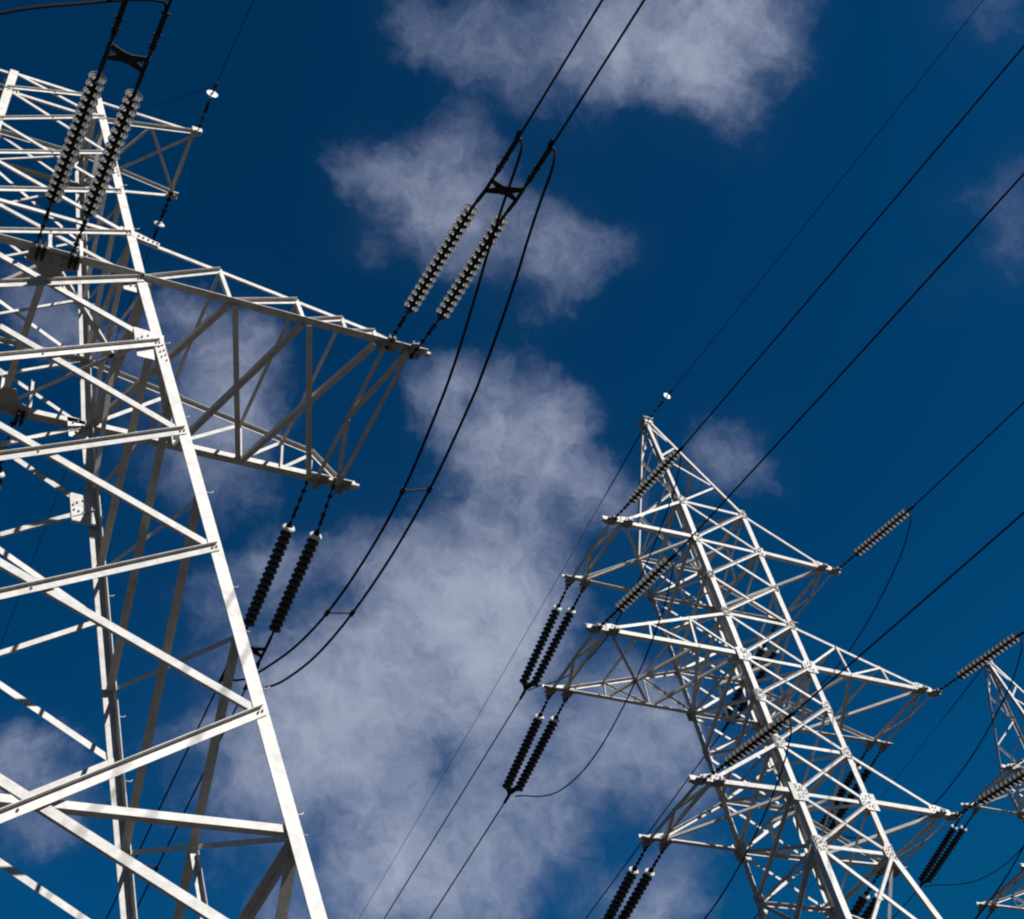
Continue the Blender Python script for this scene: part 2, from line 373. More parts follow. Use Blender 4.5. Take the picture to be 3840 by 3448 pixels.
for fi, (n, P) in enumerate(FB):
    for lv in (LVB, LOW):
        for i in range(len(lv)-1):
            z1, z0 = lv[i], lv[i+1]; a = .078 if lv is LVB else .1
            face_brace('diagonal_brace', TB, P(z0, -1), P(z1, 1), n, a, .008, 'out', .02)
            face_brace('diagonal_brace', TB, P(z1, -1), P(z0, 1), n, a, .008, 'in', .02)
    for z in (28.25, 26.7, 23.9, 22.41, 19.61, 18.12, 16.67):
        mb = MB(); mb.angle(P(z, -1) - n*.03 + Z*.04, P(z, 1) - n*.03 + Z*.04, .09, .008, -Z, -n); mb.build('horizontal_strut', STEEL, TB)
    for s in (-1, 1):
        u = (P(20, -s) - P(20, s)).normalized()
        for z, w, h in ((28.25, .3, .34), (26.7, .34, .36), (25.28, .2, .26), (23.9, .3, .34), (22.41, .5, .46), (21.07, .36, .44), (19.61, .42, .4), (18.12, .56, .56), (16.67, .46, .56)):
            w *= .86; h *= .88
            gusset(TB, P(z, s), n, u, w, h, off=.0165, out=.4 if fi < 2 and z in (22.41, 18.12, 26.7) else .048/w)
    # peak zigzag
    A0, A1 = LB(28.25, *((-1,-1),(1,1),(1,-1),(-1,1))[fi]), LB(28.25, *((1,-1),(-1,1),(1,1),(-1,-1))[fi])
    def pk(f, s):
        b = A0 if s < 0 else A1; t = V((math.copysign(.11, b.x), math.copysign(.11, b.y), 33.5 + H)); return t.lerp(b, f)
    zz = [pk(.05,-1), pk(.29,1), pk(.47,-1), pk(.71,1), pk(1.,-1)]
    for a, b in zip(zz, zz[1:]):
        mb = MB(); mb.angle(a, b, .06, .006, -Z, -n); mb.build('peak_brace', STEEL, TB)
for z in (26.7, 22.41, 18.12):                           # plan bracing inside the body
    q = [LB(z, sx, sy) for sx, sy in ((-1,-1),(1,-1),(1,1),(-1,1))]; m = [(q[i]+q[(i+1) % 4])/2 for i in range(4)]
    for i in range(4):
        mb = MB(); mb.angle(m[i] - Z*.01, m[(i+1) % 4] - Z*.01, .07, .007, Z.cross(m[(i+1) % 4]-m[i]), Z); mb.build('plan_brace', STEEL, TB)
    mb = MB(); mb.angle(q[0] - Z*.03, q[2] - Z*.03, .07, .007, X, Z); mb.build('plan_brace', STEEL, TB)
def crossarm(sx, zb, zt, R, web):
    def B(r, sy): return V((sx*r, sy*(BD + .03 + (1.165-BD)*(r-BW)/(R-BW)), zb + H))
    rj = R - .62
    def T(r, sy): f = (r-BW)/(rj-BW); return V((sx*r, sy*(BD + .03 + (1.19-BD)*f), zt + (zb + .12 - zt)*f + H))
    ch = MB()
    for sy in (-1, 1):
        ch.angle(B(BW, sy), B(R, sy), .12, .011, Z, -sy*Y, .12); ch.angle(T(BW-.02, sy), T(rj, sy), .085, .008, -Z, -sy*Y)
        ch.box(B(R-.1, sy) + Z*.06 + sy*Y*.004, X*.1, Y*.008, Z*.065)
    mid = (B(R-.25,-1) + B(R-.25,1))/2
    for a, b, w in ((B(R-.25,-1) - Z*.02, B(R-.25,1) - Z*.02, .06), (B(rj-.05,-1), mid, .07), (B(rj-.1,1), mid, .07)): ch.angle(a, b, w, .006, -X*sx, Z)
    arm = ch.build('crossarm', STEEL, TB)
    def mem(name, a, b, w, h1=X, h2=Z):
        mb = MB(); mb.angle(a, b, w, .006, h1, h2); mb.build(name, STEEL, arm)
    for sy in (-1, 1):
        for r in (R-.25, R-.75): arm_tip_plates(arm, B(r, sy), sy, .15)
        g = MB(); c = B(rj-.05, sy) + sy*Y*.004 + Z*.02
        g.plate([c + V((-sx*.3, 0, -.02)), c + V((sx*.42, 0, -.02)), c + V((sx*.36, 0, .14)), c + V((-sx*.1, 0, .24)), c + V((-sx*.3, 0, .2))][::(1 if sx*sy < 0 else -1)], sy*Y, .012)
        for k, j in ((-.2,.05),(-.1,.05),(0,.05),(.1,.05),(.2,.05),(-.2,.15),(-.1,.15),(.08,.14)): g.bolt(c + V((sx*k, sy*.012, j)), sy*Y, .02)
        g.build('gusset_plate', [STEEL, BOLT], arm)
    if web:
        rs = [2.45, 3.83]
        for sy in (-1, 1):
            for r in rs: mem('web_brace', T(r, sy) - Z*.02, B(r+.08, sy) + Z*.04, .055, X, -sy*Y)
            mem('web_brace', T(rs[0], sy), B(BW, sy) + Z*.1, .06, -Z, -sy*Y); mem('web_brace', T(rs[1], sy), B(rs[0]+.1, sy) + Z*.08, .055, -Z, -sy*Y)
        k = Z*.02
        for a, b in ((B(BW,-1), B(2.5,1)), (B(2.5,-1), B(BW,1)), (B(2.5,-1), B(3.9,1)), (B(rj,-1), B(2.6,1)), (B(rj,-1), B(rj,1))): mem('plan_brace', a + k, b + k, .075); k = k + Z*.01
        for r in rs: mem('top_strut', T(r,-1), T(r,1), .05)
    else:
        mem('plan_brace', B(BW,-1), B(rj,1), .065); mem('plan_brace', B(rj,-1) + Z*.02, B(BW,1) + Z*.02, .085); mem('plan_brace', B(rj,-1) + Z*.03, B(rj,1) + Z*.03, .07)
for sx in (-1, 1):
    crossarm(sx, 26.7, 28.25, 4.14, False); crossarm(sx, 22.41, 23.9, 5.8, True); crossarm(sx, 18.12, 19.61, 4.15, False)
CX, CY = 44.324, 29.822
TC = copy_tree(TB); TC.location = (CX, CY, 0); TC['label'] = 'farthest lattice tower, cut off by the right edge of the photo'

# ------------------------------------------------- insulator sets and conductors of the near tower
GI = 'insulator strings on the lattice towers'; GW = 'overhead line conductors'; GJ = 'jumper loops at the lattice towers'
def wire_obj(name, org, lines, r, label, group, cat='wire', spacers=(), part='strand'):
    if len(lines) == 1:
        mb = MB(); mb.tube([V(p) - org for p in lines[0]], r, 8); o = mb.build(name, CABLE); o.location = org; tag(o, label, cat, group); return o
    root = empty(name, org, label, cat, group)
    for l in lines: mb = MB(); mb.tube([V(p) - org for p in l], r, 8); mb.build(part, CABLE, root)
    for a, b in spacers:
        a = V(a) - org; b = V(b) - org; mb = MB(); d = (b-a).normalized(); mb.tube([a, b], .016, 8)
        for p in (a, b): mb.box(p, d*.035, d.cross(Z).normalized()*.07, Z*.035)
        mb.build('spacer', CLAMPM, root)
    return root
def twin_set(label, A1, S1, E1, Y1, T1, A2, S2, E2, Y2, T2, dark=False):
    org = (V(A1) + V(A2))/2; r = empty('double_insulator_set', org, label, 'insulator', GI)
    string(r, A1, S1, E1, org, dark); string(r, A2, S2, E2, org, dark)
    loc = []
    for S, E, Yk, T in ((S1, E1, Y1, T1), (S2, E2, Y2, T2)):
        E, Yk, T = V(E) - org, V(Yk) - org, V(T) - org; d = (T - Yk).normalized()
        mb = MB(); mb.tube([E, E + (Yk-E)*.35, E + (Yk-E)*.4, Yk], [.03,.026,.036,.036], 8); mb.tube([Yk, Yk + d*.28], .034, 8); mb.build('yoke_rod', IRON, r)
        dead_end(r, Yk + d*.26, T); loc.append((Yk, Yk + d*.24))
    yoke(r, loc[0][0], loc[1][0], loc[0][1], loc[1][1]); return r
def cut(p, q, t): return V(p).lerp(V(q), t)
an1 = [(8.86,14.018,22.50),(8.86,13.07,22.37),(8.86,10.52,21.99),(8.86,10.05,21.83),(8.86,8.87,21.64)]
an2 = [(9.34,14.02,22.40),(9.34,12.84,22.08),(9.34,10.40,21.76),(9.34,9.93,21.62),(9.34,8.74,21.42)]
twin_set("pair of glass disc strings rising from the tip of the near tower's long side arm", *an1, *an2)
wire_obj('twin_conductor', V(an1[4]), [sag(an1[4], -1, .138, .0006, 140), sag(an2[4], -1, .142, .0006, 140)], .02, "pair of black conductors running from the near tower's long side arm to the top edge", GW)
af1 = [(8.62,17.50,22.36),(8.62,18.45,22.16),(8.62,20.98,21.70),(8.62,21.5,21.62),(8.62,22.78,21.62)]
af2 = [(9.16,17.48,22.36),(9.16,18.40,22.03),(9.16,20.94,21.62),(9.16,21.5,21.56),(9.16,22.78,21.50)]
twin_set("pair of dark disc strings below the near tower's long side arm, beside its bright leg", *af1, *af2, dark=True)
f1, f2 = sag(af1[4], 1, .062, .00018, 230), sag(af2[4], 1, .062, .00018, 230)
def at_y(l, y):
    for a, b in zip(l, l[1:]):
        if (a.y-y)*(b.y-y) <= 0: return a.lerp(b, (y-a.y)/(b.y-a.y))
wire_obj('twin_conductor', V(af1[4]), [f1, f2], .02, "pair of black conductors running down to the bottom edge behind the near tower's legs", GW, spacers=[(at_y(f1, 29), at_y(f2, 29)), (at_y(f1, 70), at_y(f2, 70))])
j1 = smooth([(8.86,8.884,21.6),(8.85,8.86,21.35),(8.83,9.12,21.13),(8.815,9.48,20.95),(8.8,9.86,20.74),(8.785,10.38,20.43),(8.77,11.0,20.02),(8.755,11.9,19.5),(8.74,12.7,19.17),(8.725,14.1,18.8),(8.71,15.6,18.72),(8.695,17.4,18.93),(8.68,19.1,19.45),(8.66,21.0,20.36),(8.65,21.7,20.8),(8.635,22.2,21.2),(8.62,22.7,21.62)])
j2 = smooth([(9.34,8.752,21.38),(9.33,8.72,21.15),(9.317,8.93,20.93),(9.306,9.4,20.72),(9.295,9.93,20.44),(9.284,10.5,20.1),(9.273,11.1,19.8),(9.261,11.8,19.5),(9.25,12.5,19.26),(9.239,14.1,18.97),(9.227,15.9,18.93),(9.216,17.7,19.13),(9.205,19.3,19.52),(9.194,20.8,20.16),(9.183,21.7,20.7),(9.171,22.2,21.08),(9.16,22.7,21.48)])
wire_obj('jumper_loop', V(j1[0]), [j1, j2], .024, "two thin black cables curving under the long side arm, tied by two spacers", GJ, 'cable', spacers=[(at_y(j1[30:], 14.22), at_y(j2[30:], 14.2)), (at_y(j1[30:], 17.5), at_y(j2[30:], 17.55))], part='cable')
# middle phase
mn1 = [(2.52,13.95,22.66),(2.52,13.0,22.52),(2.52,10.3,21.9),(2.52,9.9,21.79),(2.52,8.75,21.57)]
mn2 = [(3.1,13.85,22.58),(3.1,13.0,22.42),(3.1,10.42,21.96),(3.1,9.96,21.86),(3.1,8.86,21.64)]
twin_set("largest pair of glass disc strings, in front of the near tower's top", *mn1, *mn2)
wire_obj('twin_conductor', V(mn1[4]), [sag(mn1[4], -1, .14, .0006, 140), sag(mn2[4], -1, .14, .0006, 140)], .02, "pair of conductors above the largest disc strings, cut off by the top edge", GW)
mf1 = [(2.56,17.6,22.32),(2.56,18.5,22.1),(2.56,21.05,21.62),(2.56,21.6,21.55),(2.56,22.85,21.5)]
mf2 = [(3.03,17.6,22.32),(3.03,18.5,22.1),(3.03,21.05,21.62),(3.03,21.6,21.55),(3.03,22.85,21.5)]
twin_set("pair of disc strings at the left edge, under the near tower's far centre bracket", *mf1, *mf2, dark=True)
wire_obj('twin_conductor', V(mf1[4]), [sag(mf1[4], 1, .062, .00018, 230), sag(mf2[4], 1, .062, .00018, 230)], .02, "pair of conductors leaving at the left edge from the near tower's far centre bracket", GW)
k2 = smooth([(3.1,8.86,21.66),(3.02,8.76,21.7),(2.6,8.7,21.33),(1.96,8.7,20.71),(.89,8.7,19.57),(-.4,9.2,18.5),(-1.5,11,17.9),(-2.1,14,17.7),(-2.1,17.5,17.8),(-1.2,20.5,18.9),(.8,22.3,20.4),(2.3,22.8,21.2),(3.03,22.8,21.45)])
k1 = smooth([(2.52,8.75,21.6),(2.44,8.45,21.62),(1.9,8.3,21.2),(1.0,8.3,20.4),(-.5,8.9,19.1),(-1.9,11,18.1),(-2.5,14,17.8),(-2.5,17.5,17.9),(-1.5,20.8,19),(.5,22.6,20.5),(1.9,22.9,21.2),(2.56,22.8,21.45)])
wire_obj('jumper_loop', V(k2[0]), [k1, k2], .024, "black cable crossing the top left corner above the near tower", GJ, 'cable', part='cable')

# earth wires: one bell disc between two fittings
def earth_set(a, c, e, label, mb_extra=None):
    org = V(a); r = empty('earth_wire_insulator', org, label, 'insulator', 'single disc earth wire insulators'); a, c, e = V((0,0,0)), V(c) - org, V(e) - org; d = (c-a).normalized()
    mb = MB(); link_chain(mb, a, c - d*.03, .012); mb.tube([c - d*.04, e], .014); mb.tube([c + (e-c)*.35, c + (e-c)*.45, e], [.02,.034,.026], 8); mb.build('fitting', IRON, r)
    o = MB(); o.lathe([(.0,-.05),(.04,-.05),(.045,0),(.08,.012),(.12,.035),(.128,.05),(.12,.055),(.08,.035),(.04,.045),(.02,.09),(0,.09)], 20, c, d); ob = o.build('bell_disc', PORC, r)
    return r
PORC = mat('white_porcelain', (.55,.55,.53), .18, 0, .05, 9)
earth_set((5.8,14.9,29.9), (5.79,13.93,29.84), (5.78,13.55,29.74), "white single disc above the tip of the near tower's small top arm")
earth_set((5.72,16.5,29.82), (5.70,17.23,29.74), (5.69,17.75,29.70), "white single disc below the near tower's small top arm")
wire_obj('earth_wire', V((5.78,13.55,29.74)), [sag((5.78,13.55,29.74), -1, .21, .0012, 120)], .008, "thin earth wire rising from the white disc above the near tower's top arm", 'earth wires')
wire_obj('earth_wire', V((5.69,17.75,29.70)), [sag((5.69,17.75,29.70), 1, .012, .00003, 230)], .008, "thin earth wire seen through the near tower's lattice, running to the left edge", 'earth wires')
mb = MB(); mb.tube(smooth([(0,0,0),(-.45,.5,.12),(-.9,.95,.16),(-1.35,1.2,.1)]), .006, 6); o = mb.build('bonding_wire', CABLE); o.location = (5.78,13.6,29.76); tag(o, "faint thin wire curving from the upper white disc back to the near tower", 'wire')

# ---------------------------------------------------- circuits of the two three-tier towers
NAMES = {(28.3,-1): 'top left', (24.01,-1): 'middle left', (19.72,-1): 'bottom left', (28.3,1): 'top right', (24.01,1): 'middle right', (19.72,1): 'bottom right'}
RT = {28.3: 3.88, 24.01: 5.52, 19.72: 3.86}
JP = [(-4.5,-.78),(-4.42,-1.0),(-4.2,-1.2),(-3.6,-1.58),(-2.6,-2.0),(-1.5,-2.35),(-.3,-2.58),(.6,-2.64),(1.5,-2.56),(2.5,-2.3),(3.4,-1.86),(4.2,-1.36),(4.75,-1.06)]
def near_set(org, name):
    r = empty('insulator_set', org, '', 'insulator', GI); o = V((0,0,0))
    string(r, (0,-.18,-.07), (0,-1.02,-.24), (0,-3.24,-.68), o)
    dead_end(r, (0,-3.22,-.675), (0,-3.55,-.75), lug=False); return r
def far_set(org):
    r = empty('double_insulator_set', org, '', 'insulator', GI); o = V((0,0,0))
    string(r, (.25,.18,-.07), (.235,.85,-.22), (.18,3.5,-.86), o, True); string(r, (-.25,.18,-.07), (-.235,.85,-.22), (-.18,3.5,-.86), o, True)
    mb = MB(); mb.plate([(-.23,3.48,-.86),(.23,3.48,-.86),(.06,3.72,-.92),(-.06,3.72,-.92)], (0,.24,.97), .025)
    for s in (-.18, .18): mb.tube([(s,3.46,-.85),(s,3.56,-.875)], .035)
    mb.build('yoke_plate', IRON, r); dead_end(r, (0,3.66,-.9), (0,4.1,-.97), lug=False); return r
protoN = protoF = cn = cf = None; jm = {}
KF = {28.3: 1.02, 24.01: .905, 19.72: 1.}                  # the sets differ a little in length
def circuit(tx, ty, tower, first):
    global protoN, protoF, cn, cf
    for (z, sx), nm in NAMES.items():
        if not first and (sx > 0 or z < 20): continue        # the rest of that tower lies outside the photo
        xn = tx + sx*RT[z]; xf = tx + sx*(RT[z]-.24); k = KF[z]
        on = V((xn, ty - 1.17, z)); of = V((xf, ty + 1.17, z))
        if protoN is None: n = protoN = near_set(on, nm); f = protoF = far_set(of)
        else: n = copy_tree(protoN); n.location = on; f = copy_tree(protoF); f.location = of
        f.scale = (1, k, k)
        n['label'] = f'single disc string rising to the right from the {nm} crossarm of {tower}'
        f['label'] = f'dark double disc strings slanting down left from the {nm} crossarm of {tower}'
        if z not in jm:
            mb = MB(); mb.tube(smooth([(-sx*.24*(y+4.5)/9.25, y*(1 if y < 0 else 1+(k-1)*y/4.75)+1.17, q) for y, q in JP]), .017, 8); jm[z] = mb.build('jumper_wire', CABLE); j = jm[z]
        else: j = copy_tree(jm[z])
        if cn is None:
            mb = MB(); mb.tube([p for p in sag((0,-3.5,-.74), -1, .135, .00045, 140)], .019, 8); cn = mb.build('conductor', CABLE)
            mb = MB(); mb.tube([p for p in sag((0,4.0,-.955), 1, .085, .00028, 230)], .019, 8); cf = mb.build('conductor', CABLE)
            a, b = cn, cf
        else: a, b = copy_tree(cn), copy_tree(cf)
        j.location = on; a.location = on; b.location = of + V((0, 4.*(k-1), -.955*(k-1)))
        if sx > 0: j.scale = (-1, 1, 1)
        tag(j, f'thin black loop hanging under the {nm} crossarm of {tower}', 'cable', GJ)
        tag(a, f'black conductor rising to the right from the {nm} crossarm of {tower}', 'wire', GW)
        tag(b, f'black conductor falling to the left from the {nm} crossarm of {tower}', 'wire', GW)
    earth_set((tx, ty-.15, 35.05), (tx, ty-1.27, 34.93), (tx, ty-1.7, 34.84), f'tiny white disc beside the peak of {tower}')
    wire_obj('earth_wire', V((tx, ty-1.7, 34.84)), [sag((tx, ty-1.7, 34.84), -1, .125, .0006, 140)], .009, f'thin earth wire rising to the right from the peak of {tower}', 'earth wires')
    mb = MB(); P = sag((tx, ty+.2, 35.0), 1, .12, .00055, 200, 60); mb.tube([p - V((tx,ty,35)) for p in P], [.02 if p.y < ty+3.2 else .009 for p in P], 8); o = mb.build('earth_wire', CABLE); o.location = (tx, ty, 35)
    tag(o, f'thin earth wire falling to the left from the peak of {tower}', 'wire', 'earth wires')
circuit(BX, BY, 'the slender tower', True)
circuit(CX, CY, 'the farthest tower', False)

# cloud puffs: direction, angular size, weight
CLOUDS = [(0.2981,0.3381,0.8926,0.0316,0.45), (0.284,0.3574,0.8897,0.0211,0.3), (0.3292,0.3458,0.8787,0.0316,0.45), (0.3538,0.3175,0.8798,0.0386,0.5),
 (0.3612,0.3462,0.8658,0.0246,0.3), (0.3866,0.3203,0.8649,0.0351,0.4), (0.3856,0.2915,0.8754,0.0316,0.5), (0.4181,0.2774,0.865,0.0351,0.6),
 (0.4494,0.2697,0.8516,0.0421,0.8), (0.4735,0.2624,0.8408,0.0386,0.7), (0.4915,0.2418,0.8366,0.0351,0.55), (0.4661,0.293,0.8348,0.0316,0.5),
 (0.4865,0.3009,0.8202,0.0246,0.35), (0.4583,0.3074,0.834,0.0211,0.3), (0.5101,0.2536,0.8219,0.0246,0.35), (0.51,0.224,0.8305,0.0246,0.3),
 (0.4762,0.2378,0.8466,0.0351,0.4), (0.2601,0.3492,0.9002,0.0175,0.15), (0.4137,0.3091,0.8563,0.0246,0.3), (0.4957,0.3151,0.8093,0.0175,0.15),
 (0.2873,0.4382,0.8517,0.0211,0.35), (0.3049,0.4273,0.8512,0.0316,0.45), (0.3287,0.4133,0.8492,0.0316,0.4), (0.3442,0.3964,0.8511,0.0246,0.35),
 (0.3279,0.4421,0.8349,0.0351,0.5), (0.3505,0.4348,0.8295,0.0351,0.5), (0.375,0.423,0.8249,0.0351,0.5), (0.4022,0.4189,0.8141,0.0316,0.55),
 (0.4252,0.4134,0.8052,0.0281,0.5), (0.4478,0.4076,0.7958,0.0211,0.35), (0.4634,0.4022,0.7896,0.014,0.2), (0.4288,0.4338,0.7925,0.0281,0.25),
 (0.4003,0.4547,0.7956,0.0316,0.25), (0.3071,0.4763,0.8239,0.0211,0.3), (0.3043,0.4898,0.817,0.014,0.2), (0.3464,0.465,0.8148,0.0246,0.25),
 (0.4231,0.4587,0.7814,0.0211,0.15), (0.4513,0.4375,0.7778,0.0175,0.12), (0.3679,0.5313,0.7632,0.0246,0.4), (0.3836,0.5358,0.7522,0.0281,0.5),
 (0.4007,0.5218,0.7531,0.0281,0.5), (0.416,0.5023,0.7581,0.0246,0.35), (0.4294,0.5224,0.7367,0.0316,0.55), (0.4516,0.5139,0.7294,0.0281,0.45),
 (0.462,0.5024,0.7309,0.0211,0.4), (0.447,0.5338,0.7178,0.0316,0.55), (0.4696,0.5392,0.6991,0.0281,0.5), (0.4156,0.5468,0.7269,0.0316,0.5),
 (0.3976,0.5583,0.7282,0.0246,0.4), (0.3972,0.5811,0.7104,0.0281,0.4), (0.4283,0.5661,0.7043,0.0316,0.55), (0.46,0.5667,0.6835,0.0316,0.55),
 (0.4844,0.5424,0.6864,0.0211,0.35), (0.4942,0.5285,0.6903,0.0211,0.3), (0.4228,0.5963,0.6824,0.0351,0.6), (0.401,0.6198,0.6746,0.0351,0.6),
 (0.3783,0.6402,0.6686,0.0316,0.55), (0.3555,0.6344,0.6864,0.0211,0.4), (0.335,0.6375,0.6938,0.0211,0.4), (0.3101,0.6496,0.6941,0.0246,0.35),
 (0.2929,0.6636,0.6884,0.0246,0.4), (0.2719,0.6759,0.6851,0.0246,0.45), (0.2591,0.6922,0.6735,0.0246,0.35), (0.4408,0.6113,0.6573,0.0351,0.65),
 (0.4227,0.6354,0.6462,0.0386,0.7), (0.4048,0.6608,0.632,0.0386,0.75), (0.4348,0.6565,0.6163,0.0386,0.7), (0.4601,0.6195,0.636,0.0351,0.5),
 (0.464,0.5943,0.6569,0.0281,0.5), (0.4553,0.6417,0.6172,0.0316,0.55), (0.3774,0.6631,0.6465,0.0281,0.55), (0.3544,0.6821,0.6396,0.0316,0.5),
 (0.326,0.6811,0.6556,0.0246,0.45), (0.3382,0.7001,0.6289,0.0351,0.5), (0.3155,0.7196,0.6185,0.0351,0.5), (0.3724,0.698,0.6116,0.0386,0.6),
 (0.4006,0.6861,0.6072,0.0351,0.6), (0.4243,0.6846,0.5927,0.0316,0.5), (0.4545,0.6679,0.5893,0.0316,0.45), (0.2838,0.7055,0.6494,0.0281,0.4),
 (0.2807,0.7314,0.6216,0.0281,0.4), (0.3019,0.7458,0.5938,0.0316,0.45), (0.3329,0.733,0.5933,0.0351,0.5), (0.3648,0.723,0.5866,0.0351,0.5),
 (0.3439,0.7495,0.5657,0.0351,0.45), (0.3751,0.7376,0.5615,0.0316,0.4), (0.3987,0.7218,0.5658,0.0281,0.4), (0.3068,0.7644,0.5671,0.0281,0.35),
 (0.2662,0.7529,0.6019,0.0246,0.35), (0.2363,0.7553,0.6113,0.0175,0.25), (0.4883,0.6389,0.5944,0.0281,0.4), (0.5112,0.638,0.5759,0.0281,0.45),
 (0.5302,0.6201,0.5783,0.0246,0.45), (0.5517,0.6164,0.5618,0.0211,0.4), (0.5426,0.6355,0.5493,0.0281,0.45), (0.5611,0.6351,0.5309,0.0211,0.4),
 (0.5276,0.6574,0.538,0.0211,0.25), (0.5052,0.6571,0.5595,0.0246,0.35), (0.4831,0.6777,0.5545,0.0316,0.45), (0.4602,0.6956,0.5517,0.0316,0.45),
 (0.4446,0.7174,0.5363,0.0351,0.45), (0.4776,0.7012,0.5294,0.0316,0.4), (0.497,0.6829,0.5354,0.0246,0.3), (0.419,0.7388,0.5278,0.0351,0.5),
 (0.3956,0.7544,0.5238,0.0316,0.5), (0.3827,0.7723,0.5071,0.0316,0.55), (0.4074,0.7639,0.5004,0.0316,0.55), (0.4361,0.7423,0.5087,0.0351,0.5),
 (0.4592,0.7259,0.5121,0.0316,0.4), (0.3585,0.7833,0.5079,0.0246,0.4), (0.3343,0.7936,0.5083,0.0211,0.45), (0.4673,0.7365,0.4891,0.0316,0.4),
 (0.5474,0.691,0.4722,0.0281,0.4), (0.5659,0.6722,0.4774,0.0246,0.3), (0.5618,0.6614,0.497,0.0246,0.3), (0.5248,0.7024,0.4809,0.0246,0.3),
 (0.5614,0.6859,0.4629,0.0246,0.4), (0.1997,0.5626,0.8023,0.0281,0.5), (0.2257,0.5679,0.7915,0.0316,0.55), (0.2463,0.5778,0.7781,0.0316,0.5),
 (0.2472,0.5573,0.7926,0.0211,0.35), (0.1864,0.5527,0.8123,0.0211,0.25), (0.2333,0.6048,0.7615,0.0316,0.5), (0.2577,0.6156,0.7448,0.0281,0.4),
 (0.2273,0.6312,0.7416,0.0281,0.35), (0.2386,0.646,0.725,0.0211,0.3), (0.2645,0.591,0.7621,0.0211,0.3), (0.187,0.6006,0.7774,0.0211,0.35),
 (0.1637,0.5912,0.7898,0.0246,0.35), (0.113,0.5894,0.7999,0.0246,0.4), (0.098,0.5825,0.8069,0.0211,0.35), (0.1343,0.5943,0.7929,0.0211,0.35),
 (0.278,0.6246,0.7298,0.0175,0.25), (0.1794,0.6327,0.7533,0.0211,0.3), (0.1529,0.7851,0.6002,0.0246,0.5), (0.1675,0.7802,0.6027,0.0211,0.45),
 (0.1685,0.7935,0.5848,0.0281,0.5), (0.1865,0.799,0.5716,0.0211,0.3), (0.2014,0.8049,0.5582,0.0211,0.2), (0.1599,0.8064,0.5694,0.0281,0.3),
 (0.1758,0.8157,0.5511,0.0246,0.15), (0.5478,0.4701,0.6921,0.0211,0.4), (0.5603,0.468,0.6834,0.0211,0.4), (0.5707,0.4701,0.6733,0.0175,0.2),
 (0.5424,0.4853,0.6858,0.0211,0.3), (0.6452,0.2466,0.7231,0.0211,0.25), (0.6343,0.2484,0.7321,0.0175,0.15), (0.6513,0.2681,0.7099,0.0211,0.25),
 (0.6464,0.2849,0.7078,0.0175,0.15), (0.6194,0.2628,0.7398,0.014,0.1), (0.6287,0.3242,0.7068,0.0211,0.12), (0.5998,0.1616,0.7837,0.0281,0.25),
 (0.5851,0.1685,0.7932,0.0211,0.12), (0.582,0.1871,0.7914,0.0175,0.08), (0.6388,0.2318,0.7336,0.014,0.2), (0.6606,0.2769,0.6978,0.0175,0.15),
 (0.4575,0.682,0.5706,0.1684,0.13), (0.3848,0.6648,0.6403,0.1333,0.16), (0.4788,0.5594,0.6766,0.0983,0.1), (0.533,0.6521,0.5391,0.0772,0.12),
 (0.2814,0.6969,0.6596,0.0912,0.12), (0.2327,0.591,0.7723,0.0702,0.1), (0.4316,0.2765,0.8587,0.0912,0.1), (0.3578,0.4249,0.8315,0.0842,0.1),
 (0.6472,0.2582,0.7173,0.0491,0.16), (0.5966,0.1671,0.785,0.0456,0.14), (0.563,0.4662,0.6824,0.0386,0.14), (0.3019,0.7458,0.5938,0.0912,0.22),
 (0.3571,0.7621,0.5401,0.0912,0.2), (0.5305,0.6382,0.5579,0.0702,0.14), (0.2365,0.6037,0.7613,0.0632,0.16), (0.4361,0.7423,0.5087,0.0772,0.14),
 (0.3568,0.639,0.6814,0.0561,0.1), (0.4232,0.6376,0.6437,0.0597,0.3), (0.4402,0.609,0.6598,0.0456,0.2), (0.4521,0.2682,0.8507,0.0526,0.3),
 (0.422,0.2785,0.8628,0.0421,0.15), (0.4974,0.2943,0.8161,0.0316,0.2), (0.3738,0.3236,0.8692,0.0561,0.15), (0.3766,0.7747,0.508,0.0561,0.25),
 (0.4126,0.6645,0.623,0.0456,0.2), (0.431,0.5275,0.7321,0.0491,0.15), (0.6301,0.3199,0.7075,0.0246,0.08), (0.6472,0.2582,0.7173,0.0456,0.1),
 (0.5966,0.1671,0.785,0.0421,0.1), (0.2249,0.5768,0.7853,0.0526,0.15), (0.1643,0.7906,0.5899,0.0386,0.15), (0.5436,0.6237,0.5617,0.0491,0.15)]
SKYSTR = .05; EXPO = .7; GAM = 1.62
TINT = (.010,.375,.405,1); SKYMAX = (.15,.95,2.47)
C0 = (1.2,1.7,3.5,1); C1 = (5.2,5.75,7.2,1); CDENS = 1.02

# ------------------------------------------------------------------ ground
mb = MB(); S = 3000.
mb.add([(-S,-S,0),(S,-S,0),(S,S,0),(-S,S,0)], [(0,1,2,3)])
GR = mat('dry_grass', (.03,.028,.023), .95, 0, .5, 1.7, .3)
gd = mb.build('ground', GR); gd['kind'] = 'structure'; gd['label'] = 'dry grass field under the power lines'; gd['category'] = 'ground'

